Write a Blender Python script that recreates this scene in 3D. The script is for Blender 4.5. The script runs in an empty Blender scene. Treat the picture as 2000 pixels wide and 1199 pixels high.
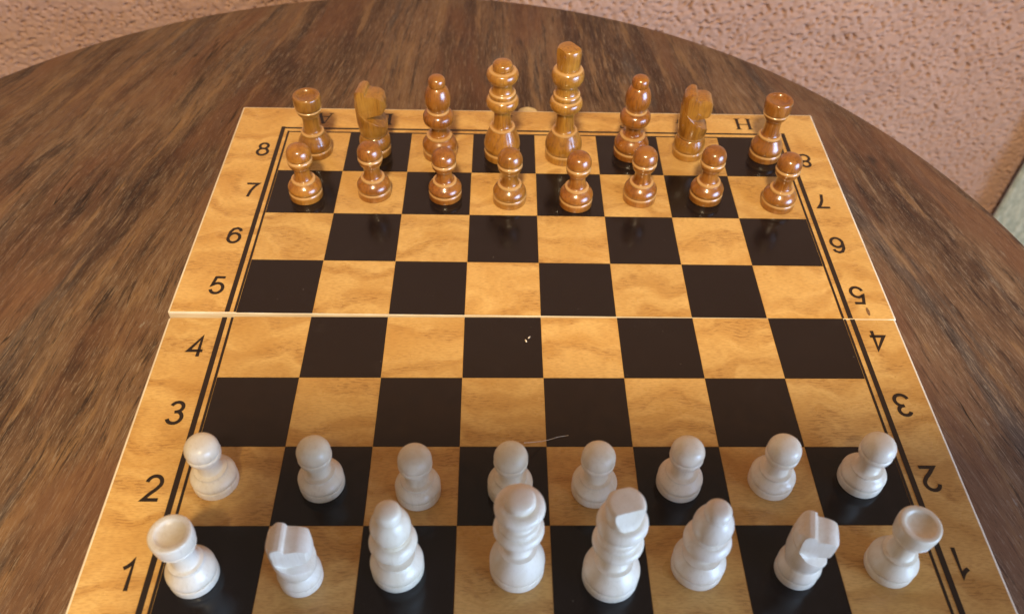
import bpy, bmesh, math, random
from mathutils import Matrix, Vector, noise

# ------------------------------------------------------------------ scene, camera, light
S = 0.035                       # one chess square in metres
TABLE_Z = 0.75
BOARD_H = 0.64                  # board thickness in squares
ZB = TABLE_Z + BOARD_H * S      # world height of the playing surface


def W(x, y, z=0.0):             # board coordinates (squares, a1 corner = 0,0) to world
    return Vector(((x - 4) * S, (y - 4) * S, ZB + z * S))


scene = bpy.context.scene
COL = scene.collection
RND = random.Random(7)

cam_d = bpy.data.cameras.new("camera")
cam = bpy.data.objects.new("camera", cam_d)
COL.objects.link(cam)
right = Vector((0.99981285, -0.01011866, 0.01648848))
down = Vector((0.00341156, -0.74672894, -0.66511973))
fwd = Vector((0.01904255, 0.66505151, -0.74655467))
CAMP = W(3.41288, -3.34973, 8.20601)
m = Matrix((right, -down, -fwd)).transposed().to_4x4()
m.translation = CAMP
cam.matrix_world = m
cam_d.sensor_width = 36.0
cam_d.lens = 1639.15 / 2000 * 36
cam_d.shift_y = (625.0 - 599.5) / 2000
cam_d.clip_start = 0.005
cam_d.clip_end = 50
cam_d.dof.use_dof = True
cam_d.dof.focus_distance = (W(4, 3.6) - CAMP).dot(fwd)
cam_d.dof.aperture_fstop = 12.0
scene.camera = cam

world = bpy.data.worlds.new("World")
scene.world = world
world.use_nodes = True
bg = world.node_tree.nodes["Background"]
bg.inputs[0].default_value = (1.0, 0.72, 0.52, 1)
bg.inputs[1].default_value = 0.29

# warm ceiling lamp behind and above the photographer
lamp_d = bpy.data.lights.new("ceiling_lamp", "POINT")
lamp_d.energy = 101
lamp_d.color = (1.0, 0.80, 0.50)
lamp_d.shadow_soft_size = 0.075
lamp = bpy.data.objects.new("ceiling_lamp", lamp_d)
lamp.location = W(1.2, -19.2, 32.4)
COL.objects.link(lamp)

# cool daylight from a window low on the right, in front of the table
win_d = bpy.data.lights.new("window_daylight", "AREA")
win_d.shape = "RECTANGLE"
win_d.size = 1.3
win_d.size_y = 0.8
win_d.spread = math.radians(50)
win_d.energy = 5.6
win_d.color = (0.42, 0.63, 1.0)
win = bpy.data.objects.new("window_daylight", win_d)
win.location = W(34, -20, 5)
COL.objects.link(win)
win.rotation_euler = (W(4, 2, 0) - win.location).to_track_quat("-Z", "Y").to_euler()

scene.view_settings.view_transform = "Standard"
scene.view_settings.look = "None"
scene.view_settings.exposure = 0.0
scene.view_settings.gamma = 1.0
scene.render.engine = "CYCLES"
scene.cycles.use_denoising = True
scene.cycles.max_bounces = 8


# ------------------------------------------------------------------ node helpers
class NT:
    def __init__(self, name):
        self.mat = bpy.data.materials.new(name)
        self.mat.use_nodes = True
        self.t = self.mat.node_tree
        self.b = self.t.nodes["Principled BSDF"]

    def n(self, kind, **kw):
        nd = self.t.nodes.new(kind)
        for k, v in kw.items():
            setattr(nd, k, v)
        return nd

    def put(self, sock, v):
        if isinstance(v, bpy.types.NodeSocket):
            self.t.links.new(v, sock)
        elif v is not None:
            if isinstance(v, (tuple, list)) and sock.type == "RGBA" and len(v) == 3:
                v = (*v, 1)
            sock.default_value = v

    def math(self, op, a, b=None, c=None, clamp=False):
        nd = self.n("ShaderNodeMath", operation=op, use_clamp=clamp)
        for i, v in enumerate((a, b, c)):
            if v is not None:
                self.put(nd.inputs[i], v)
        return nd.outputs[0]

    def vmath(self, op, a, b=None):
        nd = self.n("ShaderNodeVectorMath", operation=op)
        self.put(nd.inputs[0], a)
        if b is not None:
            if op == "SCALE":
                self.put(nd.inputs[3], b)
            else:
                self.put(nd.inputs[1], b)
        return nd.outputs[0]

    def mix(self, f, a, b, mode="MIX"):
        nd = self.n("ShaderNodeMix", data_type="RGBA", blend_type=mode)
        self.put(nd.inputs[0], f)
        self.put(nd.inputs[6], a)
        self.put(nd.inputs[7], b)
        return nd.outputs[2]

    def noise(self, co, scale, detail=3, rough=0.5, dist=0.0):
        nd = self.n("ShaderNodeTexNoise")
        self.put(nd.inputs["Vector"], co)
        self.put(nd.inputs["Scale"], scale)
        self.put(nd.inputs["Detail"], detail)
        self.put(nd.inputs["Roughness"], rough)
        self.put(nd.inputs["Distortion"], dist)
        return nd.outputs["Fac"]

    def ramp(self, f, a, b, x=0.0, y=1.0):
        nd = self.n("ShaderNodeMapRange", interpolation_type="SMOOTHSTEP")
        self.put(nd.inputs[0], f)
        for i, v in zip((1, 2, 3, 4), (a, b, x, y)):
            self.put(nd.inputs[i], v)
        return nd.outputs[0]

    def sep(self, v):
        nd = self.n("ShaderNodeSeparateXYZ")
        self.put(nd.inputs[0], v)
        return nd.outputs

    def comb(self, x, y, z):
        nd = self.n("ShaderNodeCombineXYZ")
        for i, v in enumerate((x, y, z)):
            self.put(nd.inputs[i], v)
        return nd.outputs[0]

    def obco(self):
        return self.n("ShaderNodeTexCoord").outputs["Object"]

    def bump(self, h, strength, dist):
        nd = self.n("ShaderNodeBump")
        nd.inputs["Strength"].default_value = strength
        nd.inputs["Distance"].default_value = dist
        self.put(nd.inputs["Height"], h)
        self.put(self.b.inputs["Normal"], nd.outputs[0])
        return nd

    def set(self, **kw):
        for k, v in kw.items():
            self.put(self.b.inputs[k.replace("_", " ")], v)
        return self.mat


def mat_veneer(name):
    t = NT(name)
    info = t.n("ShaderNodeObjectInfo")
    off = t.comb(t.math("MULTIPLY", info.outputs["Random"], 57.0), t.math("MULTIPLY", info.outputs["Random"], 131.0), 0.0)
    co = t.vmath("ADD", t.vmath("SCALE", t.obco(), 1.0 / S), off)
    x, y, z = t.sep(co)
    warp = t.noise(co, 0.9, 2, 0.5)
    warp2 = t.noise(t.vmath("ADD", co, (7.3, 2.1, 0.4)), 2.6, 2, 0.5)
    yy = t.math("ADD", y, t.math("ADD", t.math("MULTIPLY", warp, 1.7), t.math("MULTIPLY", warp2, 0.30)))
    # growth figure
    ring = t.math("SINE", t.math("MULTIPLY", yy, 10.0))
    figure = t.noise(t.comb(t.math("MULTIPLY", x, 0.8), t.math("MULTIPLY", yy, 2.2), 0.0), 1.5, 5, 0.6)
    col = t.mix(t.ramp(figure, 0.34, 0.68), (0.70, 0.435, 0.150), (0.585, 0.33, 0.098))
    col = t.mix(t.math("MULTIPLY", t.ramp(ring, 0.0, 1.0), 0.45), col, (0.47, 0.235, 0.060))
    cloud = t.noise(co, 1.1, 3, 0.55)
    col = t.mix(t.ramp(cloud, 0.45, 0.72, 0.0, 0.5), col, (0.52, 0.265, 0.066))
    # short dark pores that follow the figure
    pore = t.noise(t.comb(t.math("MULTIPLY", x, 8.0), t.math("MULTIPLY", t.math("ADD", y, t.math("MULTIPLY", warp, 0.30)), 50.0), 0.0), 1.0, 3, 0.6)
    mask = t.math("MULTIPLY", t.ramp(ring, 0.1, 0.9, 0.12, 1.0), t.ramp(t.noise(co, 1.7, 2, 0.5), 0.34, 0.56))
    pf = t.math("MULTIPLY", t.ramp(pore, 0.52, 0.58), mask)
    col = t.mix(t.math("MULTIPLY", pf, 0.58), col, (0.27, 0.12, 0.033))
    fine = t.noise(t.comb(t.math("MULTIPLY", x, 14.0), t.math("MULTIPLY", y, 60.0), 0.0), 1.0, 2, 0.5)
    col = t.mix(t.math("MULTIPLY", t.ramp(fine, 0.42, 0.66), 0.34), col, (0.38, 0.185, 0.052))
    tone = t.math("ADD", t.math("MULTIPLY", info.outputs["Random"], 0.16), 0.90)
    col = t.mix(1.0, col, t.comb(tone, tone, tone), "MULTIPLY")
    t.bump(pf, 0.15, 0.0001)
    rough = t.ramp(t.noise(co, 3.0, 3), 0.3, 0.7, 0.26, 0.40)
    return t.set(Base_Color=col, Roughness=rough, IOR=1.45)


def mat_dark_square():
    t = NT("dark_print")
    info = t.n("ShaderNodeObjectInfo")
    off = t.comb(t.math("MULTIPLY", info.outputs["Random"], 77.0), t.math("MULTIPLY", info.outputs["Random"], 33.0), 0.0)
    co = t.vmath("ADD", t.vmath("SCALE", t.obco(), 1.0 / S), off)
    dust = t.ramp(t.noise(co, 26.0, 2, 0.6), 0.735, 0.77)
    dmask = t.ramp(t.noise(co, 2.2, 2), 0.5, 0.65)
    haze = t.ramp(t.noise(co, 3.2, 4, 0.65), 0.55, 0.8)
    col = t.mix(t.math("MULTIPLY", haze, 0.18), (0.008, 0.0062, 0.0068), (0.04, 0.032, 0.030))
    col = t.mix(t.math("MULTIPLY", t.math("MULTIPLY", dust, dmask), 0.7), col, (0.28, 0.24, 0.2))
    rough = t.ramp(t.noise(co, 4.0, 4, 0.6), 0.3, 0.75, 0.13, 0.24)
    return t.set(Base_Color=col, Roughness=rough, IOR=1.5)


def mat_plain(name, col, rough, var=0.0, scale=400.0, **kw):
    t = NT(name)
    c = col
    if var:
        f = t.noise(t.obco(), scale, 3, 0.6)
        c = t.mix(t.ramp(f, 0.3, 0.7), tuple(v * (1 - var) for v in col), tuple(min(1, v * (1 + var)) for v in col))
    return t.set(Base_Color=c, Roughness=rough, **kw)


def mat_raw_edge():
    t = NT("raw_edge_wood")
    co = t.vmath("MULTIPLY", t.obco(), (60, 60, 900))
    f = t.noise(co, 1.0, 4, 0.6)
    return t.set(Base_Color=t.mix(t.ramp(f, 0.3, 0.7), (0.66, 0.53, 0.37), (0.80, 0.70, 0.54)), Roughness=0.6)


def mat_piece(name, light):
    t = NT(name)
    info = t.n("ShaderNodeObjectInfo")
    off = t.vmath("SCALE", info.outputs["Color"], 31.0)
    co = t.vmath("ADD", t.vmath("SCALE", t.obco(), 1.0 / S), off)
    stretched = t.vmath("MULTIPLY", co, (9.0, 9.0, 1.3))
    g = t.noise(stretched, 1.0, 4, 0.6, 0.6)
    fibre = t.noise(t.vmath("MULTIPLY", co, (42.0, 42.0, 3.5)), 1.0, 3, 0.6)
    cloud = t.noise(co, 3.0, 3, 0.5)
    edge = t.n("ShaderNodeAttribute", attribute_name="worn").outputs["Fac"]
    if light:
        col = t.mix(t.ramp(g, 0.3, 0.72), (0.87, 0.80, 0.65), (0.79, 0.70, 0.53))
        col = t.mix(t.math("MULTIPLY", t.ramp(fibre, 0.54, 0.70), 0.26), col, (0.52, 0.42, 0.29))
        col = t.mix(t.ramp(cloud, 0.4, 0.7, 0.0, 0.3), col, (0.88, 0.83, 0.72))
        col = t.mix(1.0, col, info.outputs["Color"], "MULTIPLY")
        t.bump(fibre, 0.18, 0.00012)
        return t.set(Base_Color=col, Roughness=t.ramp(cloud, 0.3, 0.7, 0.34, 0.46), IOR=1.45, Coat_Weight=0.4, Coat_Roughness=0.16,
                     Specular_IOR_Level=0.5)
    col = t.mix(t.ramp(g, 0.3, 0.72), (0.325, 0.118, 0.015), (0.205, 0.066, 0.008))
    col = t.mix(t.math("MULTIPLY", t.ramp(fibre, 0.48, 0.66), 0.60), col, (0.115, 0.036, 0.007))
    col = t.mix(t.ramp(cloud, 0.4, 0.7, 0.0, 0.5), col, (0.37, 0.155, 0.025))
    col = t.mix(1.0, col, info.outputs["Color"], "MULTIPLY")
    col = t.mix(t.math("MULTIPLY", edge, 0.70), col, (0.62, 0.36, 0.13))
    t.bump(t.noise(co, 14.0, 3), 0.06, 0.0002)
    return t.set(Base_Color=col, Roughness=0.30, IOR=1.5, Coat_Weight=1.0, Coat_Roughness=0.07, Coat_IOR=1.5)


def mat_table():
    t = NT("rustic_table_wood")
    co = t.vmath("SCALE", t.obco(), 1.0 / S)          # squares, origin at the table centre
    x, y, z = t.sep(co)
    # boards were cut so that the grain fans out a little towards the camera
    den = t.math("SUBTRACT", 30.0, y)
    w1 = t.noise(t.vmath("MULTIPLY", co, (0.30, 0.10, 1.0)), 1.0, 3, 0.5)
    gx = t.math("ADD", t.math("MULTIPLY", t.math("DIVIDE", t.math("SUBTRACT", x, 2.0), den), 28.0), t.math("MULTIPLY", w1, 1.3))
    gy = y

    def fib(sx, sy, detail=4, rough=0.6, ph=0.0):
        return t.noise(t.comb(t.math("MULTIPLY", gx, sx), t.math("MULTIPLY", gy, sy), ph), 1.0, detail, rough)

    broad = fib(0.60, 0.09, 5, 0.62)
    mid = fib(2.8, 0.34, 7, 0.68, 3.1)
    fine = fib(17.0, 1.1, 8, 0.76, 5.7)
    hair = fib(62.0, 3.6, 6, 0.78, 9.2)
    patch = t.noise(t.vmath("MULTIPLY", co, (0.9, 0.45, 1.0)), 0.62, 7, 0.68)
    col = t.mix(t.ramp(broad, 0.40, 0.60), (0.063, 0.032, 0.020), (0.167, 0.093, 0.051))
    col = t.mix(t.ramp(patch, 0.50, 0.66, 0.0, 0.70), col, (0.203, 0.123, 0.070))
    col = t.mix(t.ramp(patch, 0.46, 0.32, 0.0, 0.60), col, (0.047, 0.027, 0.019))
    grey = fib(1.3, 0.16, 6, 0.68, 12.0)
    col = t.mix(t.ramp(grey, 0.53, 0.64, 0.0, 0.60), col, (0.077, 0.067, 0.061))
    col = t.mix(t.ramp(mid, 0.53, 0.64, 0.0, 0.75), col, (0.243, 0.138, 0.066))
    col = t.mix(t.ramp(mid, 0.46, 0.34, 0.0, 0.85), col, (0.030, 0.018, 0.015))
    col = t.mix(t.ramp(fine, 0.55, 0.64, 0.0, 0.60), col, (0.266, 0.180, 0.114))
    col = t.mix(t.ramp(fine, 0.46, 0.38, 0.0, 0.75), col, (0.023, 0.015, 0.013))
    col = t.mix(t.ramp(hair, 0.56, 0.60, 0.0, 0.50), col, (0.342, 0.266, 0.196))
    col = t.mix(t.ramp(hair, 0.43, 0.38, 0.0, 0.65), col, (0.023, 0.015, 0.013))
    red = fib(0.8, 0.25, 4, 0.55, 21.0)
    col = t.mix(t.ramp(red, 0.48, 0.64, 0.0, 0.50), col, (0.158, 0.068, 0.035))
    # pale scuffs and dark open cracks
    scuff = t.math("MULTIPLY", t.ramp(fib(6.0, 1.8, 5, 0.75, 31.0), 0.62, 0.70), t.ramp(t.noise(co, 0.35, 2), 0.45, 0.6))
    col = t.mix(t.math("MULTIPLY", scuff, 0.55), col, (0.361, 0.327, 0.267))
    crack = t.math("MULTIPLY", t.ramp(t.math("ABSOLUTE", t.math("SUBTRACT", fib(2.2, 0.16, 3, 0.6, 40.0), 0.5)), 0.010, 0.002),
                   t.ramp(t.noise(co, 0.45, 2), 0.56, 0.64))
    col = t.mix(t.math("MULTIPLY", crack, 0.80), col, (0.012, 0.009, 0.007))
    knot = t.ramp(t.noise(t.comb(t.math("MULTIPLY", gx, 1.3), t.math("MULTIPLY", gy, 0.55), 50.0), 1.0, 3, 0.55), 0.68, 0.78)
    col = t.mix(t.math("MULTIPLY", knot, 0.8), col, (0.025, 0.021, 0.020))
    h = t.math("SUBTRACT", t.math("ADD", fine, t.math("MULTIPLY", hair, 0.6)), t.math("MULTIPLY", crack, 1.5))
    t.bump(h, 0.35, 0.0004)
    return t.set(Base_Color=col, Roughness=t.ramp(fine, 0.3, 0.7, 0.50, 0.66), IOR=1.35)


def mat_wall():
    t = NT("pink_roughcast_plaster")
    co = t.obco()
    big = t.noise(co, 9.0, 4, 0.55)
    sm = t.noise(co, 330.0, 4, 0.65)
    col = t.mix(t.ramp(big, 0.3, 0.7), (0.39, 0.228, 0.162), (0.45, 0.277, 0.205))
    col = t.mix(t.ramp(sm, 0.35, 0.7, 0.0, 0.3), col, (0.50, 0.33, 0.255))
    t.bump(sm, 0.6, 0.0012)
    return t.set(Base_Color=col, Roughness=0.9, Specular_IOR_Level=0.2)


def mat_fabric():
    t = NT("grey_woven_fabric")
    co = t.obco()
    a = t.noise(t.vmath("MULTIPLY", co, (1.0, 1.0, 0.35)), 260.0, 3, 0.6)
    b = t.noise(co, 90.0, 3, 0.6)
    col = t.mix(t.ramp(a, 0.3, 0.7), (0.36, 0.45, 0.47), (0.60, 0.68, 0.70))
    col = t.mix(t.ramp(b, 0.4, 0.7, 0.0, 0.5), col, (0.30, 0.38, 0.41))
    t.bump(a, 0.5, 0.002)
    return t.set(Base_Color=col, Roughness=0.95, Sheen_Weight=0.3)


M = dict(
    veneer=mat_veneer("light_veneer"), square=mat_veneer("light_square_veneer"), dark=mat_dark_square(),
    print=mat_plain("black_print", (0.018, 0.011, 0.008), 0.35), edge=mat_raw_edge(),
    brown=mat_piece("lacquered_brown_wood", False), white=mat_piece("pale_wood", True),
    table=mat_table(), wall=mat_wall(), fabric=mat_fabric(),
    brass=mat_plain("clasp_wood", (0.62, 0.46, 0.24), 0.45, 0.15),
    stain=mat_plain("brown_dent", (0.20, 0.105, 0.045), 0.5, 0.3, 900.0),
    blocker=mat_plain("blocker_black", (0.02, 0.02, 0.022), 0.35), glass=mat_plain("blocker_gloss", (0.01, 0.01, 0.012), 0.08),
    hair=mat_plain("pale_hair", (0.75, 0.70, 0.62), 0.4), crumb=mat_plain("crumb", (0.72, 0.60, 0.45), 0.7, 0.2),
    metal=mat_plain("table_metal", (0.03, 0.03, 0.03), 0.45),
)


# ------------------------------------------------------------------ object helpers
def finish(me, angle=35):
    for p in me.polygons:
        p.use_smooth = True
    me.set_sharp_from_angle(angle=math.radians(angle))
    return me


def mesh_from(name, verts, faces, mat, smooth=None):
    me = bpy.data.meshes.new(name)
    me.from_pydata(verts, [], faces)
    me.update()
    if mat:
        me.materials.append(mat)
    if smooth:
        finish(me, smooth)
    return me


def bm_mesh(name, bm, mat, smooth=None):
    me = bpy.data.meshes.new(name)
    bmesh.ops.recalc_face_normals(bm, faces=bm.faces)
    bm.to_mesh(me)
    bm.free()
    if mat:
        me.materials.append(mat)
    if smooth:
        finish(me, smooth)
    return me


def obj(name, data, parent=None, loc=(0, 0, 0), rz=0.0):
    o = bpy.data.objects.new(name, data)
    COL.objects.link(o)
    o.parent = parent
    o.location = loc
    o.rotation_euler = (0, 0, rz)
    return o


def tag(o, label=None, cat=None, group=None, kind=None):
    for k, v in (("label", label), ("category", cat), ("group", group), ("kind", kind)):
        if v:
            o[k] = v
    return o


def box_bm(x0, x1, y0, y1, z0, z1, bev=0.0, seg=2):
    bm = bmesh.new()
    bmesh.ops.create_cube(bm, size=1.0)
    for v in bm.verts:
        v.co = Vector((x0 + (v.co.x + 0.5) * (x1 - x0), y0 + (v.co.y + 0.5) * (y1 - y0), z0 + (v.co.z + 0.5) * (z1 - z0)))
    if bev:
        bmesh.ops.bevel(bm, geom=bm.edges[:], offset=bev, segments=seg, affect="EDGES", profile=0.6)
    return bm


def lathe(name, prof, mat, seg=48, smooth=35):
    verts, faces = [], []
    rings = []
    for r, z in prof:
        if r <= 1e-6:
            rings.append([len(verts)])
            verts.append((0, 0, z))
        else:
            k = len(verts)
            for i in range(seg):
                a = 2 * math.pi * i / seg
                verts.append((r * math.cos(a), r * math.sin(a), z))
            rings.append(list(range(k, k + seg)))
    for A, B in zip(rings[:-1], rings[1:]):
        for i in range(seg):
            j = (i + 1) % seg
            if len(A) == 1 and len(B) == 1:
                continue
            if len(A) == 1:
                faces.append((A[0], B[j], B[i]))
            elif len(B) == 1:
                faces.append((A[i], A[j], B[0]))
            else:
                faces.append((A[i], A[j], B[j], B[i]))
    return mesh_from(name, verts, faces, mat, smooth)


# ------------------------------------------------------------------ wall
WALL_Y = 14.7


def build_wall():
    # fine grid where the photograph looks, coarser beyond
    def axis(parts):
        out = []
        for a, b, n in parts:
            out += [a + (b - a) * i / n for i in range(n)]
        return out + [parts[-1][1]]
    xs = axis([(-1.6, -0.62, 60), (-0.62, 0.72, 1000), (0.72, 1.7, 60)])
    zs = axis([(0.0, 0.34, 30), (0.34, 0.86, 400), (0.86, 1.45, 60)])
    y = (WALL_Y - 4) * S
    verts, faces = [], []
    nx, nz = len(xs), len(zs)
    for z in zs:
        for x in xs:
            p = Vector((x * 34, z * 34, 0.0))
            a = noise.noise(p)
            b = noise.noise(Vector((x * 170 + z * 50, z * 200 - x * 40, 5.0)))
            q = Vector((x * 270 + z * 170, z * 390 - x * 150, 4.0))     # slanted trowel pits
            d = noise.noise(q)
            pit = max(0.0, d + 0.45 * b - 0.14)
            h = 0.0012 * a + 0.0012 * b - 0.0085 * min(pit, 0.4)
            verts.append((x, y - h, z))
    for j in range(nz - 1):
        for i in range(nx - 1):
            k = j * nx + i
            faces.append((k, k + 1, k + nx + 1, k + nx))
    o = obj("wall", mesh_from("wall", verts, faces, M["wall"], 80))
    tag(o, kind="structure")


build_wall()

# ------------------------------------------------------------------ grey upholstered chair pushed under the table, at the right edge
ca = W(17.28, 14.27, 0)
chair = tag(obj("chair", None, None, (ca.x, ca.y, 0), -math.radians(36.9)), "pale grey woven fabric chair beside the pink wall at the right edge", "chair")
obj("backrest", bm_mesh("backrest", box_bm(0, 13 * S, 0, 0.36 * S, 0.40, 0.80, 0.005, 4), M["fabric"], 40), chair)
obj("seat", bm_mesh("seat", box_bm(0, 13 * S, -12.5 * S, -0.1 * S, 0.36, 0.45, 0.02, 4), M["fabric"], 40), chair)
for lx in (0.8, 12.2):
    for ly in (-11.6, -0.9):
        obj("leg", lathe("leg", [(0, 0), (0.011, 0), (0.016, 0.365), (0, 0.365)], M["metal"], 20), chair, (lx * S, ly * S, 0))

# ------------------------------------------------------------------ round table
TC = W(1.66, 3.51, 0)
table = tag(obj("round_table", None, None, (TC.x, TC.y, 0)), "round table with rustic brown wood top under the chess board", "table")
TR = 10.35 * S


top = obj("table_top", lathe("table_top", [(0, -0.028), (TR - 0.004, -0.028), (TR - 0.001, -0.026), (TR, -0.022), (TR, -0.004), (TR - 0.001, -0.001), (TR - 0.004, 0), (0, 0)], M["table"], 192, 30), table, (0, 0, TABLE_Z))
obj("pedestal", lathe("pedestal", [(0, 0.03), (0.04, 0.03), (0.035, 0.08), (0.03, 0.4), (0.035, 0.68), (0.09, 0.7215), (0, 0.7215)], M["metal"], 32), table)
obj("foot", lathe("foot", [(0, 0), (0.23, 0), (0.23, 0.012), (0.05, 0.03), (0, 0.03)], M["metal"], 48), table)

# ------------------------------------------------------------------ chess board
board = tag(obj("chess_board", None, None, W(4, 4, -BOARD_H)),
            "folding wooden chess board with numbered border lying open on the round table", "chess board")


def ribbon(pts, w):
    """flat mitred strip along a polyline, in squares"""
    L, Rr = [], []
    n = len(pts)
    for i, p in enumerate(pts):
        p = Vector(p)
        d0 = (p - Vector(pts[i - 1])).normalized() if i else None
        d1 = (Vector(pts[i + 1]) - p).normalized() if i < n - 1 else None
        if d0 is None:
            d0 = d1
        if d1 is None:
            d1 = d0
        t = (d0 + d1)
        t = t.normalized() if t.length > 1e-4 else d1
        nrm = Vector((-t.y, t.x))
        k = 1.0 / max(0.45, nrm.dot(Vector((-d1.y, d1.x))))
        L.append(p + nrm * w / 2 * k)
        Rr.append(p - nrm * w / 2 * k)
    return L, Rr


def arc(cx, cy, rx, ry, a0, a1, n=14):
    return [(cx + rx * math.cos(math.radians(a0 + (a1 - a0) * i / n)), cy + ry * math.sin(math.radians(a0 + (a1 - a0) * i / n))) for i in range(n + 1)]


GLYPH = {  # strokes in a box 0.56 x 1, (points, relative width)
    "1": [([(0.10, 0.74), (0.20, 0.80), (0.30, 0.90), (0.345, 1.0), (0.345, 0.0)], 1)],
    "2": [(arc(0.28, 0.71, 0.23, 0.26, 175, -25) + [(0.40, 0.46), (0.24, 0.29), (0.06, 0.05), (0.54, 0.05)], 1)],
    "3": [(arc(0.27, 0.755, 0.20, 0.215, 165, -80) + [(0.22, 0.525)], 1), (arc(0.27, 0.29, 0.24, 0.26, 88, -165), 1)],
    "4": [([(0.42, 0.0), (0.42, 0.97), (0.04, 0.29), (0.56, 0.29)], 1)],
    "5": [([(0.50, 0.95), (0.15, 0.95), (0.07, 0.50)] + arc(0.275, 0.32, 0.235, 0.29, 135, -165), 1)],
    "6": [([(0.50, 0.76), (0.45, 0.89), (0.32, 0.96), (0.17, 0.90), (0.075, 0.70), (0.05, 0.46)], 1), (arc(0.285, 0.325, 0.235, 0.295, 175, -185, 26), 1)],
    "7": [([(0.03, 0.95), (0.53, 0.95), (0.39, 0.73), (0.28, 0.45), (0.21, 0.0)], 1)],
    "8": [(arc(0.28, 0.745, 0.19, 0.215, 270, -90, 24), 1), (arc(0.28, 0.275, 0.235, 0.26, 90, -270, 26), 1)],
    # serif capitals
    "A": [([(0.06, 0.02), (0.29, 0.98), (0.33, 0.98)], 0.45), ([(0.33, 1.0), (0.56, 0.02)], 1.25), ([(0.15, 0.34), (0.47, 0.34)], 0.45),
          ([(-0.03, 0.02), (0.17, 0.02)], 0.4), ([(0.44, 0.02), (0.66, 0.02)], 0.4)],
    "B": [([(0.12, 0.02), (0.12, 0.98)], 1.25), ([(0.0, 0.98), (0.26, 0.98)] + arc(0.26, 0.75, 0.17, 0.23, 90, -90) + [(0.12, 0.52)], 0.7),
          (arc(0.28, 0.27, 0.21, 0.25, 90, -90) + [(0.0, 0.02)], 0.7)],
    "C": [(arc(0.32, 0.5, 0.27, 0.48, 45, 315, 24), 0.8), ([(0.53, 0.98), (0.53, 0.70)], 0.4)],
    "D": [([(0.12, 0.02), (0.12, 0.98)], 1.25), ([(0.0, 0.98), (0.24, 0.98)] + arc(0.24, 0.5, 0.30, 0.48, 90, -90, 20) + [(0.0, 0.02)], 0.6)],
    "E": [([(0.12, 0.02), (0.12, 0.98)], 1.25), ([(0.0, 0.98), (0.5, 0.98), (0.5, 0.78)], 0.5), ([(0.12, 0.52), (0.4, 0.52)], 0.5), ([(0.0, 0.02), (0.53, 0.02), (0.54, 0.24)], 0.5)],
    "F": [([(0.12, 0.02), (0.12, 0.98)], 1.25), ([(0.0, 0.98), (0.5, 0.98), (0.5, 0.78)], 0.5), ([(0.12, 0.52), (0.4, 0.52)], 0.5), ([(0.0, 0.02), (0.24, 0.02)], 0.5)],
    "G": [(arc(0.32, 0.5, 0.27, 0.48, 45, 330, 24) + [(0.55, 0.45)], 0.8), ([(0.42, 0.45), (0.66, 0.45)], 0.45)],
    "H": [([(0.08, 0.02), (0.08, 0.98)], 1.25), ([(0.56, 0.02), (0.56, 0.98)], 1.25), ([(0.08, 0.52), (0.56, 0.52)], 0.45),
          ([(-0.04, 0.98), (0.20, 0.98)], 0.4), ([(-0.04, 0.02), (0.20, 0.02)], 0.4), ([(0.44, 0.98), (0.68, 0.98)], 0.4), ([(0.44, 0.02), (0.68, 0.02)], 0.4)],
}


def glyph_mesh(ch, hgt, wid, stroke):
    verts, faces = [], []
    for k, (pts, rw) in enumerate(GLYPH[ch]):
        P = [((x - 0.28) * wid / 0.56, (y - 0.5) * hgt) for x, y in pts]
        L, Rr = ribbon(P, stroke * rw)
        b = len(verts)
        z = k * 0.0012
        for l, r in zip(L, Rr):
            verts += [(l.x * S, l.y * S, z * S), (r.x * S, r.y * S, z * S)]
        for i in range(len(P) - 1):
            faces.append((b + 2 * i + 1, b + 2 * i + 3, b + 2 * i + 2, b + 2 * i))
    return mesh_from("glyph_" + ch, verts, faces, M["print"])


def sheet_mesh(name, x0, x1, y0, y1, h, mat, z=0.0):
    """thin slab: top and four sides, local to the half (squares)"""
    v = [(x0, y0, z), (x1, y0, z), (x1, y1, z), (x0, y1, z), (x0, y0, z + h), (x1, y0, z + h), (x1, y1, z + h), (x0, y1, z + h)]
    f = [(4, 5, 6, 7), (0, 1, 5, 4), (1, 2, 6, 5), (2, 3, 7, 6), (3, 0, 4, 7)]
    return mesh_from(name, [(a * S, b * S, c * S) for a, b, c in v], f, mat)


GAP = 0.004
SQ_H = 0.005
light_me = sheet_mesh("light_square", -0.5 + GAP, 0.5 - GAP, -0.5 + GAP, 0.5 - GAP, SQ_H, M["square"])
dark_me = sheet_mesh("dark_square", -0.5 + GAP / 2, 0.5 - GAP / 2, -0.5 + GAP / 2, 0.5 - GAP / 2, SQ_H + 0.001, M["dark"])
DIG = {c: glyph_mesh(c, 0.325, 0.195, 0.045) for c in "12345678"}
LET = {c: glyph_mesh(c, 0.30, 0.22, 0.040) for c in "ABCDEFGH"}


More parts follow.
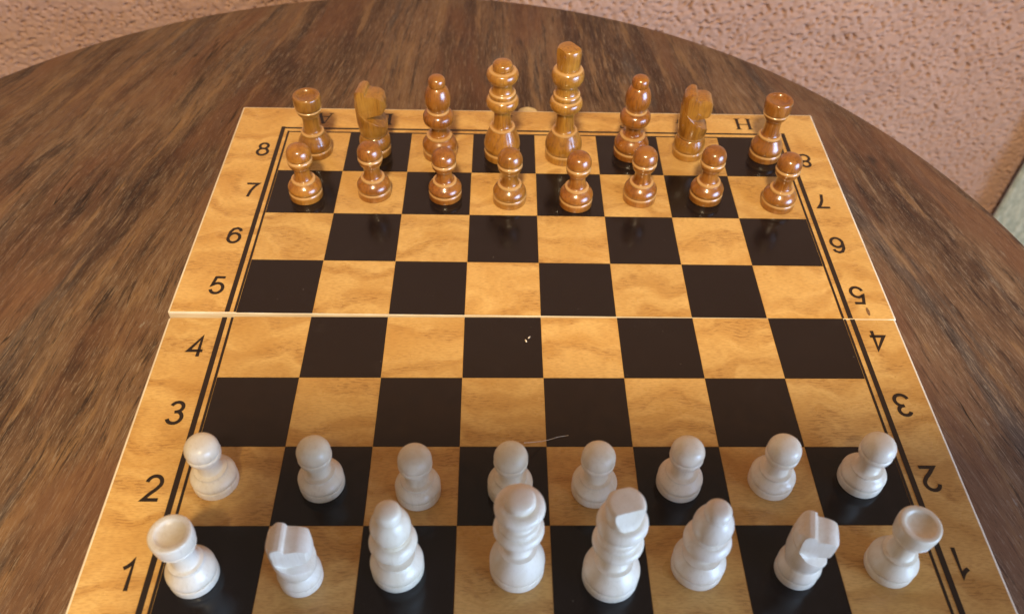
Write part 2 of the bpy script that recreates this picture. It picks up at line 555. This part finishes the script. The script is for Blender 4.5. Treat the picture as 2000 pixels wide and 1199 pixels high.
def build_half(far):
    # local frame: origin at the middle of the seam (x = 4, y = 4), z = 0 at the veneer
    x0, x1 = (-0.90 - 4, 8.735 - 4) if far else (-0.85 - 4, 8.70 - 4)
    y0, y1 = (0.0, 4.71) if far else (-4.75, -0.012)
    th = 0.575 if far else BOARD_H
    bm = box_bm(x0 * S, x1 * S, y0 * S, y1 * S, -th * S, 0.0, 0.028 * S, 3)
    half = obj("board_half", bm_mesh("board_half", bm, M["edge"], 50), board)
    if far:
        half.location = (0.00035 * S, 0.052 * S, (BOARD_H - 0.0207) * S)
        half.rotation_euler = (-0.00859, 0.00198, -0.00797)
        half["label"] = "far half of the board, ranks five to eight"
    else:
        half.location = (0, 0, BOARD_H * S)
        half["label"] = "near half of the board, ranks one to four"
    ins = 0.032
    VT = 0.002
    obj("veneer", sheet_mesh("veneer", x0 + ins, x1 - ins, y0 + (0.012 if far else ins), y1 - (ins if far else 0.010), VT, M["veneer"]), half)
    ranks = range(4, 8) if far else range(0, 4)
    for j in ranks:
        for i in range(8):
            dark = (i + j) % 2 == 0
            a, b = (0.5, 0.5)
            o = obj("dark_square" if dark else "light_square", dark_me if dark else light_me, half,
                    ((i + a - 4) * S, (j + b - 4) * S, (VT + 0.0005) * S))
    # printed double frame line
    zt = VT + 0.003
    lo, hi = (0.0, 4.0) if far else (-4.7, -0.012)
    for sx in (-1, 1):
        for a, b in ((0.004, 0.036), (0.088, 0.152)):
            q = sorted((sx * (4 + a), sx * (4 + b)))
            yt = (4 + b) if far else hi
            obj("frame_line", sheet_mesh("frame_line", q[0], q[1], lo + (0.013 if far else 0), yt, 0.0015, M["print"], zt), half)
    if far:
        for a, b in ((0.004, 0.030), (0.100, 0.138)):
            obj("frame_line", sheet_mesh("frame_line", -4 - a, 4 + a, 4 + a, 4 + b, 0.0015, M["print"], zt), half)
    zg = (VT + 0.003) * S
    if far:
        NL = {"8": (-0.335, 7.54), "7": (-0.32, 6.52), "6": (-0.345, 5.50), "5": (-0.355, 4.50)}
        NR = {"8": (8.32, 7.42), "7": (8.345, 6.42), "6": (8.325, 5.44), "5": (8.335, 4.44)}
    else:
        NL = {"4": (-0.375, 3.492), "3": (-0.367, 2.474), "2": (-0.362, 1.462), "1": (-0.345, 0.445)}
        NR = {"4": (8.364, 3.627), "3": (8.347, 2.602), "2": (8.334, 1.583), "1": (8.30, 0.577)}
    for ch, (x, y) in NL.items():
        obj("number_print", DIG[ch], half, ((x - 4) * S, (y - 4) * S, zg))
    for ch, (x, y) in NR.items():
        obj("number_print", DIG[ch], half, ((x - 4) * S, (y - 4) * S, zg), math.pi)
    if far:
        for i, ch in enumerate("ABCDEFGH"):
            obj("letter_print", LET[ch], half, ((i + 0.53 - 4) * S, (8.40 - 4) * S, zg), math.pi)
        # clasp tongue on the far edge
        cl = [(0.165 * math.cos(math.radians(a)), 0.14 * math.sin(math.radians(a))) for a in range(0, 181, 12)]
        n = len(cl)
        v = [(x * S, y * S, 0) for x, y in cl] + [(x * S, y * S, -0.09 * S) for x, y in cl]
        f = [tuple(range(n)), tuple(range(2 * n - 1, n - 1, -1))] + [(i, i + n, (i + 1) % n + n, (i + 1) % n) for i in range(n)]
        obj("clasp", mesh_from("clasp", v, f, M["brass"]), half, ((3.90 - 4) * S, (8.712 - 4) * S, -0.02 * S))
        ov = [(0.022 * math.cos(math.radians(a)), 0.075 * math.sin(math.radians(a))) for a in range(0, 360, 20)]
        obj("dent_mark", mesh_from("dent_mark", [(x * S, y * S, 0) for x, y in ov], [tuple(range(len(ov)))], M["stain"]), half,
            ((8.39 - 4) * S, (4.14 - 4) * S, zg))
    else:
        pass
    return half


far_half = build_half(True)
near_half = build_half(False)

# ------------------------------------------------------------------ chess pieces (profiles in squares)


def smooth_prof(pts, it=2):
    """Chaikin rounding; a third entry 1 keeps the corner"""
    P = [(p[0], p[1], p[2] if len(p) > 2 else 0) for p in pts]
    for _ in range(it):
        Q = [P[0]]
        for i in range(1, len(P) - 1):
            a, b, c = P[i - 1], P[i], P[i + 1]
            if b[2]:
                Q.append(b)
            else:
                Q.append((b[0] * 0.75 + a[0] * 0.25, b[1] * 0.75 + a[1] * 0.25, 0))
                Q.append((b[0] * 0.75 + c[0] * 0.25, b[1] * 0.75 + c[1] * 0.25, 0))
        Q.append(P[-1])
        P = Q
    return [(p[0] * S, p[1] * S, p[2]) for p in P]


def turned(name, pts, mat, seg=56):
    """lathe a part; corners marked 2 are turned edges where the stain has rubbed thin"""
    z0, z1 = pts[0][1], pts[-1][1]
    prof = [(0, z0 * S, 0)] + smooth_prof(pts) + [(0, z1 * S, 0)]
    clean = [prof[0]]
    for p in prof[1:]:
        if abs(p[0] - clean[-1][0]) + abs(p[1] - clean[-1][1]) > 1e-7:
            clean.append(p)
    me = lathe(name, [p[:2] for p in clean], mat, seg, 40)
    at = me.attributes.new("worn", "FLOAT", "POINT")
    i = 0
    for r, z, f in clean:
        n = 1 if r <= 1e-6 else seg
        for k in range(n):
            at.data[i].value = 1.0 if f == 2 else 0.0
            i += 1
    return me


def foot_prof(r, hg):   # turned foot disc up to its groove
    return [(r * 0.93, 0.0, 1), (r * 0.99, 0.010, 1), (r * 1.0, hg * 0.5), (r * 0.985, hg - 0.012, 2), (r * 0.965, hg - 0.004, 2), (r * 0.90, hg, 1)]


PARTS = {
    "pawn": [
        ("base", foot_prof(0.250, 0.132)),
        ("body", [(0.222, 0.131, 1), (0.240, 0.144, 1), (0.250, 0.173), (0.245, 0.210), (0.222, 0.251), (0.190, 0.282), (0.176, 0.300, 1), (0.180, 0.312, 2), (0.176, 0.328, 2), (0.150, 0.338, 2),
                  (0.130, 0.345), (0.121, 0.390), (0.116, 0.440), (0.119, 0.500), (0.130, 0.540)]),
        ("head", [(0.122, 0.522), (0.148, 0.548), (0.174, 0.600), (0.181, 0.640), (0.183, 0.660, 2), (0.180, 0.676, 2), (0.170, 0.686, 2), (0.162, 0.692, 1), (0.174, 0.702, 1), (0.183, 0.735), (0.176, 0.800), (0.148, 0.860),
                  (0.098, 0.896), (0.045, 0.908), (0.0001, 0.910)]),
    ],
    "rook": [
        ("base", foot_prof(0.252, 0.128)),
        ("body", [(0.223, 0.127, 1), (0.242, 0.142, 1), (0.254, 0.183), (0.244, 0.243), (0.210, 0.307), (0.178, 0.362), (0.174, 0.385, 1), (0.180, 0.398, 2), (0.176, 0.414, 2), (0.156, 0.424, 2),
                  (0.136, 0.430), (0.126, 0.480), (0.120, 0.580), (0.124, 0.660), (0.138, 0.700)]),
        ("turret", [(0.134, 0.69), (0.165, 0.725), (0.190, 0.780), (0.197, 0.808, 2), (0.190, 0.820, 2), (0.180, 0.826, 1), (0.198, 0.838, 1), (0.207, 0.88), (0.211, 0.97), (0.209, 1.025),
                    (0.198, 1.046), (0.172, 1.048), (0.146, 1.044), (0.136, 1.028), (0.115, 1.010), (0.075, 0.998), (0.0001, 0.995)]),
    ],
    "bishop": [
        ("base", foot_prof(0.272, 0.132)),
        ("body", [(0.242, 0.131, 1), (0.262, 0.147, 1), (0.275, 0.185), (0.268, 0.240), (0.236, 0.295), (0.206, 0.329), (0.196, 0.345, 1), (0.202, 0.358, 2), (0.198, 0.374, 2), (0.170, 0.384, 2),
                  (0.134, 0.392), (0.122, 0.430), (0.118, 0.500), (0.132, 0.550)]),
        ("collar", [(0.126, 0.54), (0.175, 0.565), (0.224, 0.615), (0.242, 0.675), (0.232, 0.740), (0.196, 0.785), (0.168, 0.795, 1), (0.168, 0.812, 2), (0.150, 0.824, 2), (0.134, 0.832)]),
        ("head", [(0.130, 0.822, 1), (0.150, 0.845), (0.184, 0.915), (0.200, 1.00), (0.192, 1.09), (0.162, 1.175), (0.128, 1.225), (0.108, 1.235, 1)]),
        ("finial", [(0.104, 1.230, 1), (0.124, 1.243, 1), (0.132, 1.280), (0.126, 1.340), (0.096, 1.378), (0.045, 1.392), (0.0001, 1.394)]),
    ],
    "queen": [
        ("base", foot_prof(0.284, 0.142)),
        ("body", [(0.254, 0.141, 1), (0.274, 0.158, 1), (0.287, 0.210), (0.278, 0.294), (0.248, 0.388), (0.214, 0.473), (0.198, 0.511), (0.192, 0.522, 1), (0.200, 0.534, 2), (0.196, 0.552, 2), (0.172, 0.562, 2),
                  (0.146, 0.568), (0.134, 0.620), (0.126, 0.740), (0.130, 0.830), (0.146, 0.865)]),
        ("collar", [(0.140, 0.855), (0.192, 0.880), (0.238, 0.935), (0.252, 0.990), (0.240, 1.045), (0.212, 1.072, 2), (0.200, 1.078, 2), (0.190, 1.086, 1), (0.202, 1.098, 1), (0.206, 1.125), (0.198, 1.158, 2), (0.182, 1.170, 2),
                    (0.160, 1.180), (0.148, 1.24), (0.150, 1.30), (0.170, 1.335)]),
        ("crown", [(0.165, 1.325), (0.208, 1.352), (0.236, 1.400), (0.243, 1.450), (0.228, 1.500), (0.194, 1.525, 2), (0.176, 1.530, 2), (0.138, 1.532, 1)]),
        ("finial", [(0.134, 1.528, 1), (0.146, 1.545, 1), (0.150, 1.590), (0.138, 1.628), (0.105, 1.648), (0.05, 1.658), (0.0001, 1.660)]),
    ],
    "king": [
        ("base", foot_prof(0.290, 0.158)),
        ("body", [(0.260, 0.157, 1), (0.280, 0.173, 1), (0.293, 0.224), (0.284, 0.306), (0.252, 0.379), (0.216, 0.438), (0.200, 0.465), (0.194, 0.474, 1), (0.202, 0.486, 2), (0.198, 0.504, 2), (0.176, 0.514, 2),
                  (0.152, 0.522), (0.140, 0.580), (0.134, 0.720), (0.138, 0.820), (0.155, 0.865)]),
        ("collar", [(0.150, 0.855), (0.200, 0.880), (0.240, 0.935), (0.254, 0.990), (0.242, 1.045), (0.214, 1.072, 2), (0.202, 1.078, 2), (0.192, 1.086, 1), (0.204, 1.098, 1), (0.208, 1.130), (0.198, 1.162, 2), (0.184, 1.172, 2),
                    (0.166, 1.182), (0.155, 1.24), (0.160, 1.30), (0.182, 1.335)]),
        ("crown", [(0.176, 1.325), (0.214, 1.355), (0.240, 1.415), (0.246, 1.475), (0.232, 1.540), (0.206, 1.572, 2), (0.190, 1.580, 2), (0.160, 1.585, 1)]),
    ],
    "knight": [
        ("base", foot_prof(0.245, 0.140)),
        ("body", [(0.219, 0.139, 1), (0.238, 0.154, 1), (0.248, 0.200), (0.241, 0.271), (0.221, 0.328), (0.212, 0.355), (0.200, 0.366, 1), (0.200, 0.378, 1), (0.214, 0.392, 2), (0.220, 0.425, 1)]),
    ],
}
# side outlines: the round neck with its chest, and the sawn head above it
KNIGHT_NECK = [(-0.205, 0.415), (-0.226, 0.52), (-0.238, 0.66), (-0.244, 0.80), (-0.246, 0.93), (-0.18, 0.875), (-0.10, 0.80), (-0.035, 0.742),
               (0.025, 0.715), (0.095, 0.672), (0.165, 0.615), (0.210, 0.56), (0.230, 0.50), (0.228, 0.455), (0.210, 0.415)]
KNIGHT_HEAD = [(-0.06, 0.60), (-0.205, 0.60), (-0.225, 0.80), (-0.250, 0.96), (-0.240, 1.03), (-0.215, 1.11), (-0.175, 1.165), (-0.12, 1.188), (-0.065, 1.188), (-0.038, 1.170),
               (-0.026, 1.112), (0.00, 1.102), (0.08, 1.112), (0.150, 1.098), (0.200, 1.055), (0.232, 0.99), (0.244, 0.91), (0.238, 0.86), (0.215, 0.825), (0.165, 0.808), (0.08, 0.785), (-0.04, 0.739)]


def king_finial(mat):
    me = turned("finial", [(0.160, 1.575, 1), (0.168, 1.60), (0.176, 1.68), (0.184, 1.80), (0.182, 1.870), (0.168, 1.905), (0.140, 1.918), (0.0001, 1.922)], None)
    bm = bmesh.new()
    bm.from_mesh(me)
    for sgn in (-1, 1):      # two saw cuts leave a flat blade on a round shank
        no = Vector((0.0, sgn * 1.0, 0.16 if sgn < 0 else 0.05)).normalized()
        g = bm.verts[:] + bm.edges[:] + bm.faces[:]
        r = bmesh.ops.bisect_plane(bm, geom=g, plane_co=Vector((0, sgn * (0.122 if sgn < 0 else 0.150) * S, 1.80 * S)), plane_no=no, clear_outer=True)
        ed = [e for e in r["geom_cut"] if isinstance(e, bmesh.types.BMEdge)]
        bmesh.ops.holes_fill(bm, edges=ed)
    return bm_mesh("finial", bm, mat, 30)


def carve(outline, hw, bevel, k):
    """turned blank sawn to a side outline; hw gives the half width at (x, z)"""
    blank = bpy.data.objects.new("blank", lathe("blank", [(0, 0.41 * S), (0.215 * k * S, 0.41 * S), (0.238 * k * S, 0.6 * S), (0.245 * k * S, 0.9 * S), (0.245 * k * S, 1.05 * S), (0.238 * k * S, 1.13 * S), (0.215 * k * S, 1.18 * S), (0.17 * k * S, 1.21 * S), (0, 1.23 * S)], None, 64))
    COL.objects.link(blank)
    n = len(outline)
    v = [(x * S, -hw(x, z) * S, z * S) for x, z in outline] + [(x * S, hw(x, z) * S, z * S) for x, z in outline]
    f = [tuple(range(n)), tuple(range(2 * n - 1, n - 1, -1))] + [(i, i + n, (i + 1) % n + n, (i + 1) % n) for i in range(n)]
    pm = mesh_from("prism", v, f, None)
    bm = bmesh.new()
    bm.from_mesh(pm)
    bmesh.ops.recalc_face_normals(bm, faces=bm.faces)
    bm.to_mesh(pm)
    bm.free()
    prism = bpy.data.objects.new("prism", pm)
    COL.objects.link(prism)
    md = prism.modifiers.new("cut", "BOOLEAN")
    md.operation = "INTERSECT"
    md.solver = "EXACT"
    md.object = blank
    bv = prism.modifiers.new("soft", "BEVEL")
    bv.width = bevel * S
    bv.segments = 3
    bv.limit_method = "ANGLE"
    bv.angle_limit = math.radians(32)
    dg = bpy.context.evaluated_depsgraph_get()
    me = bpy.data.meshes.new_from_object(prism.evaluated_get(dg))
    for o in (blank, prism):
        bpy.data.objects.remove(o)
    return me


def knight_head(mat):
    bm = bmesh.new()
    for out, hw, k in ((KNIGHT_NECK, lambda x, z: 0.30, 1.0), (KNIGHT_HEAD, lambda x, z: 0.178 - 0.10 * x - 0.05 * (z - 0.75), 0.975)):
        me = carve(out, hw, 0.016, k)
        bm.from_mesh(me)
    return bm_mesh("horse_head", bm, mat, 50)


MESH = {}
for cname in ("brown", "white"):
    for kind, parts in PARTS.items():
        L = [(nm, turned(nm, pr, M[cname]), None) for nm, pr in parts]
        if kind == "king":
            L.append(("finial", king_finial(M[cname]), "crown"))
        if kind == "knight":
            L.append(("horse_head", knight_head(M[cname]), None))
        MESH[cname, kind] = L


def place(kind, cname, pos, rz, label, tint, group, far, sc=1.0):
    root = tag(obj(kind, None, None, W(*pos) + Vector((0, 0, 0.008 * S)), rz), label, kind, group)
    if far:
        q = Matrix.Rotation(rz, 4, "Z")
        root.rotation_euler = (-0.0086, 0.002, rz)
    root.scale = (1, 1, sc) if far or kind != "knight" else (0.91, 0.91, sc)
    made = {}
    for nm, me, par in MESH[cname, kind]:
        p = made.get("head" if nm == "finial" and kind == "bishop" else "crown" if nm == "finial" else None, root)
        o = obj(nm, me, p)
        o.color = (*tint, 1)
        made[nm] = o
    return root


POS = {'a8': (0.548, 7.557, -0.044), 'b8': (1.495, 7.586, -0.047), 'c8': (2.516, 7.544, -0.048), 'd8': (3.499, 7.530, -0.050), 'e8': (4.469, 7.517, -0.052), 
       'f8': (5.552, 7.600, -0.055), 'g8': (6.478, 7.605, -0.057), 'h8': (7.712, 7.562, -0.059), 'a7': (0.558, 6.485, -0.035), 'b7': (1.576, 6.544, -0.038), 
       'c7': (2.642, 6.511, -0.040), 'd7': (3.607, 6.409, -0.041), 'e7': (4.600, 6.354, -0.042), 'f7': (5.573, 6.479, -0.045), 'g7': (6.583, 6.511, -0.047), 
       'h7': (7.650, 6.357, -0.048), 'a2': (0.320, 1.544, 0.000), 'b2': (1.496, 1.512, 0.000), 'c2': (2.565, 1.415, 0.000), 'd2': (3.574, 1.443, 0.000), 
       'e2': (4.500, 1.446, 0.000), 'f2': (5.454, 1.512, 0.000), 'g2': (6.491, 1.537, 0.000), 'h2': (7.513, 1.564, 0.000), 'a1': (0.344, 0.441, 0.000), 
       'b1': (1.436, 0.421, 0.000), 'c1': (2.412, 0.517, 0.000), 'd1': (3.638, 0.523, 0.000), 'e1': (4.592, 0.424, 0.000), 'f1': (5.507, 0.529, 0.000), 
       'g1': (6.532, 0.484, 0.000), 'h1': (7.519, 0.529, 0.000)}
ORD = ["leftmost", "second from left", "third from left", "fourth from left", "fourth from right", "third from right", "second from right", "rightmost"]
BACK = ["rook", "knight", "bishop", "queen", "king", "bishop", "knight", "rook"]
YELLOW = (1.12, 1.28, 1.15)
RED = (1.0, 0.92, 0.80)
TINT = {"a8": (1.0, 1.08, 1.0), "b8": YELLOW, "c8": RED, "d8": (1.25, 1.45, 1.3), "e8": (1.25, 1.45, 1.3), "f8": RED, "g8": (1.22, 1.38, 1.1), "h8": (1.0, 1.0, 0.95),
        "a7": (1.2, 1.25, 1.05), "d7": (1.0, 1.0, 0.9)}
for i in range(8):
    col = "abcdefgh"[i]
    side = "left" if i < 4 else "right"
    for row, cname, kind, far in (("8", "brown", BACK[i], True), ("7", "brown", "pawn", True), ("2", "white", "pawn", False), ("1", "white", BACK[i], False)):
        key = col + row
        look = "glossy brown wooden" if far else "pale white wooden"
        if kind == "pawn":
            label = "%s pawn, %s of the %s pawns, on a %s square" % (look, ORD[i], "brown" if far else "white", "dark" if (i + int(row) - 1) % 2 == 0 else "light")
            group = "brown pawns in their row" if far else "white pawns in their row"
        else:
            group = "brown pieces in the back row" if far else "white pieces in the near row"
            if kind in ("queen", "king"):
                label = "%s %s, %s" % (look, kind, "with a round knob on its crown" if kind == "queen" else "tallest of its colour, with a flat-cut block on top")
            else:
                where = {"rook": "at the %s end of its row, with a hollowed top", "knight": "with sawn horse head, on the %s side of its row", "bishop": "with egg-shaped head, on the %s side of its row"}[kind] % side
                label = "%s %s %s" % (look, kind, where)
        rz = RND.uniform(-0.5, 0.5)
        if kind == "knight":
            rz = {"b8": -0.15, "g8": -0.1, "b1": 0.02, "g1": -0.25}[key]
        if kind == "king":
            rz = {"e8": 2.2, "e1": 0.25}[key]
        v = RND.uniform(0.93, 1.05)
        if far:
            base = TINT.get(key, (1.0, 0.95, 0.85))
            tint = (base[0] * v, base[1] * v * RND.uniform(0.96, 1.04), base[2] * v)
        else:
            tint = (v, v * RND.uniform(0.975, 1.0), v * RND.uniform(0.93, 1.0))
        zs = {"c7": 0.91, "b8": 0.98, "g8": 0.97}.get(key, 1.0) if far else {"pawn": 0.87, "bishop": 0.885, "queen": 0.865, "king": 0.79, "knight": 0.78, "rook": 0.875}[kind]
        zs = {"b1": 0.74, "g1": 0.80}.get(key, zs)
        place(kind, cname, POS[key], rz, label, tint, group, far, zs)

# ------------------------------------------------------------------ small things on the board
hp = [(3.73, 1.86, 0.30), (3.78, 1.915, 0.22), (3.87, 1.985, 0.13), (3.959, 2.047, 0.05), (4.05, 2.095, 0.016), (4.141, 2.132, 0.012), (4.262, 2.153, 0.012)]
verts, faces = [], []
for k, q in enumerate(hp):
    c = W(*q)
    r = 0.0034 * S * (1.2 if k < 4 else 0.8)
    for a in range(5):
        an = 2 * math.pi * a / 5
        verts.append((c.x - hp[0][0] * 0 + r * math.cos(an) * 0.5, c.y - r * math.cos(an) * 0.8, c.z + r * math.sin(an)))
for k in range(len(hp) - 1):
    for a in range(5):
        b = (a + 1) % 5
        faces.append((k * 5 + a, k * 5 + b, k * 5 + 5 + b, k * 5 + 5 + a))
tag(obj("hair", mesh_from("hair", verts, faces, M["hair"], 60)), "thin pale hair lying beside the white pawn fourth from left", "hair")
for n, (x, y, sz, lab) in enumerate(((3.796, 3.592, 0.020, "pale crumb on the dark square left of centre, the nearer of two"),
                                     (3.838, 3.648, 0.018, "pale crumb on the dark square left of centre, the farther of two"))):
    bm = bmesh.new()
    bmesh.ops.create_icosphere(bm, subdivisions=2, radius=sz * S)
    for v in bm.verts:
        v.co.x *= 0.55
        v.co.y *= 1.3
        v.co.z *= 0.5
        v.co += Vector((noise.noise(v.co * 4000), noise.noise(v.co * 4000 + Vector((5, 5, 5))), 0)) * sz * S * 0.3
    tag(obj("crumb", bm_mesh("crumb", bm, M["crumb"], 60), None, W(x, y, 0.008 + sz * 0.4), 0.3 - n), lab, "crumb", "crumbs on the board")

# ------------------------------------------------------------------ unseen slab added to shade the near ranks, standing in for smartphone and hands
shade_blocker = tag(obj("shade_blocker", None), "unseen black slab above the near edge of the board, added to shade it", "shade_blocker")
pm = Matrix((right, -down, -fwd)).transposed().to_4x4()
pm.translation = CAMP
shade_blocker.matrix_world = pm
PX0, PX1, PY0, PY1 = -3.0, 5.3, -4.4, 0.45      # relative to the lens, squares
obj("blocker_body", bm_mesh("blocker_body", box_bm(PX0 * S, PX1 * S, PY0 * S, PY1 * S, 0.006, 0.015, 0.003, 3), M["blocker"], 40), shade_blocker)
obj("blocker_face", bm_mesh("blocker_face", box_bm((PX0 + 0.1) * S, (PX1 - 0.1) * S, (PY0 + 0.1) * S, (PY1 - 0.1) * S, 0.0152, 0.0158), M["glass"]), shade_blocker)
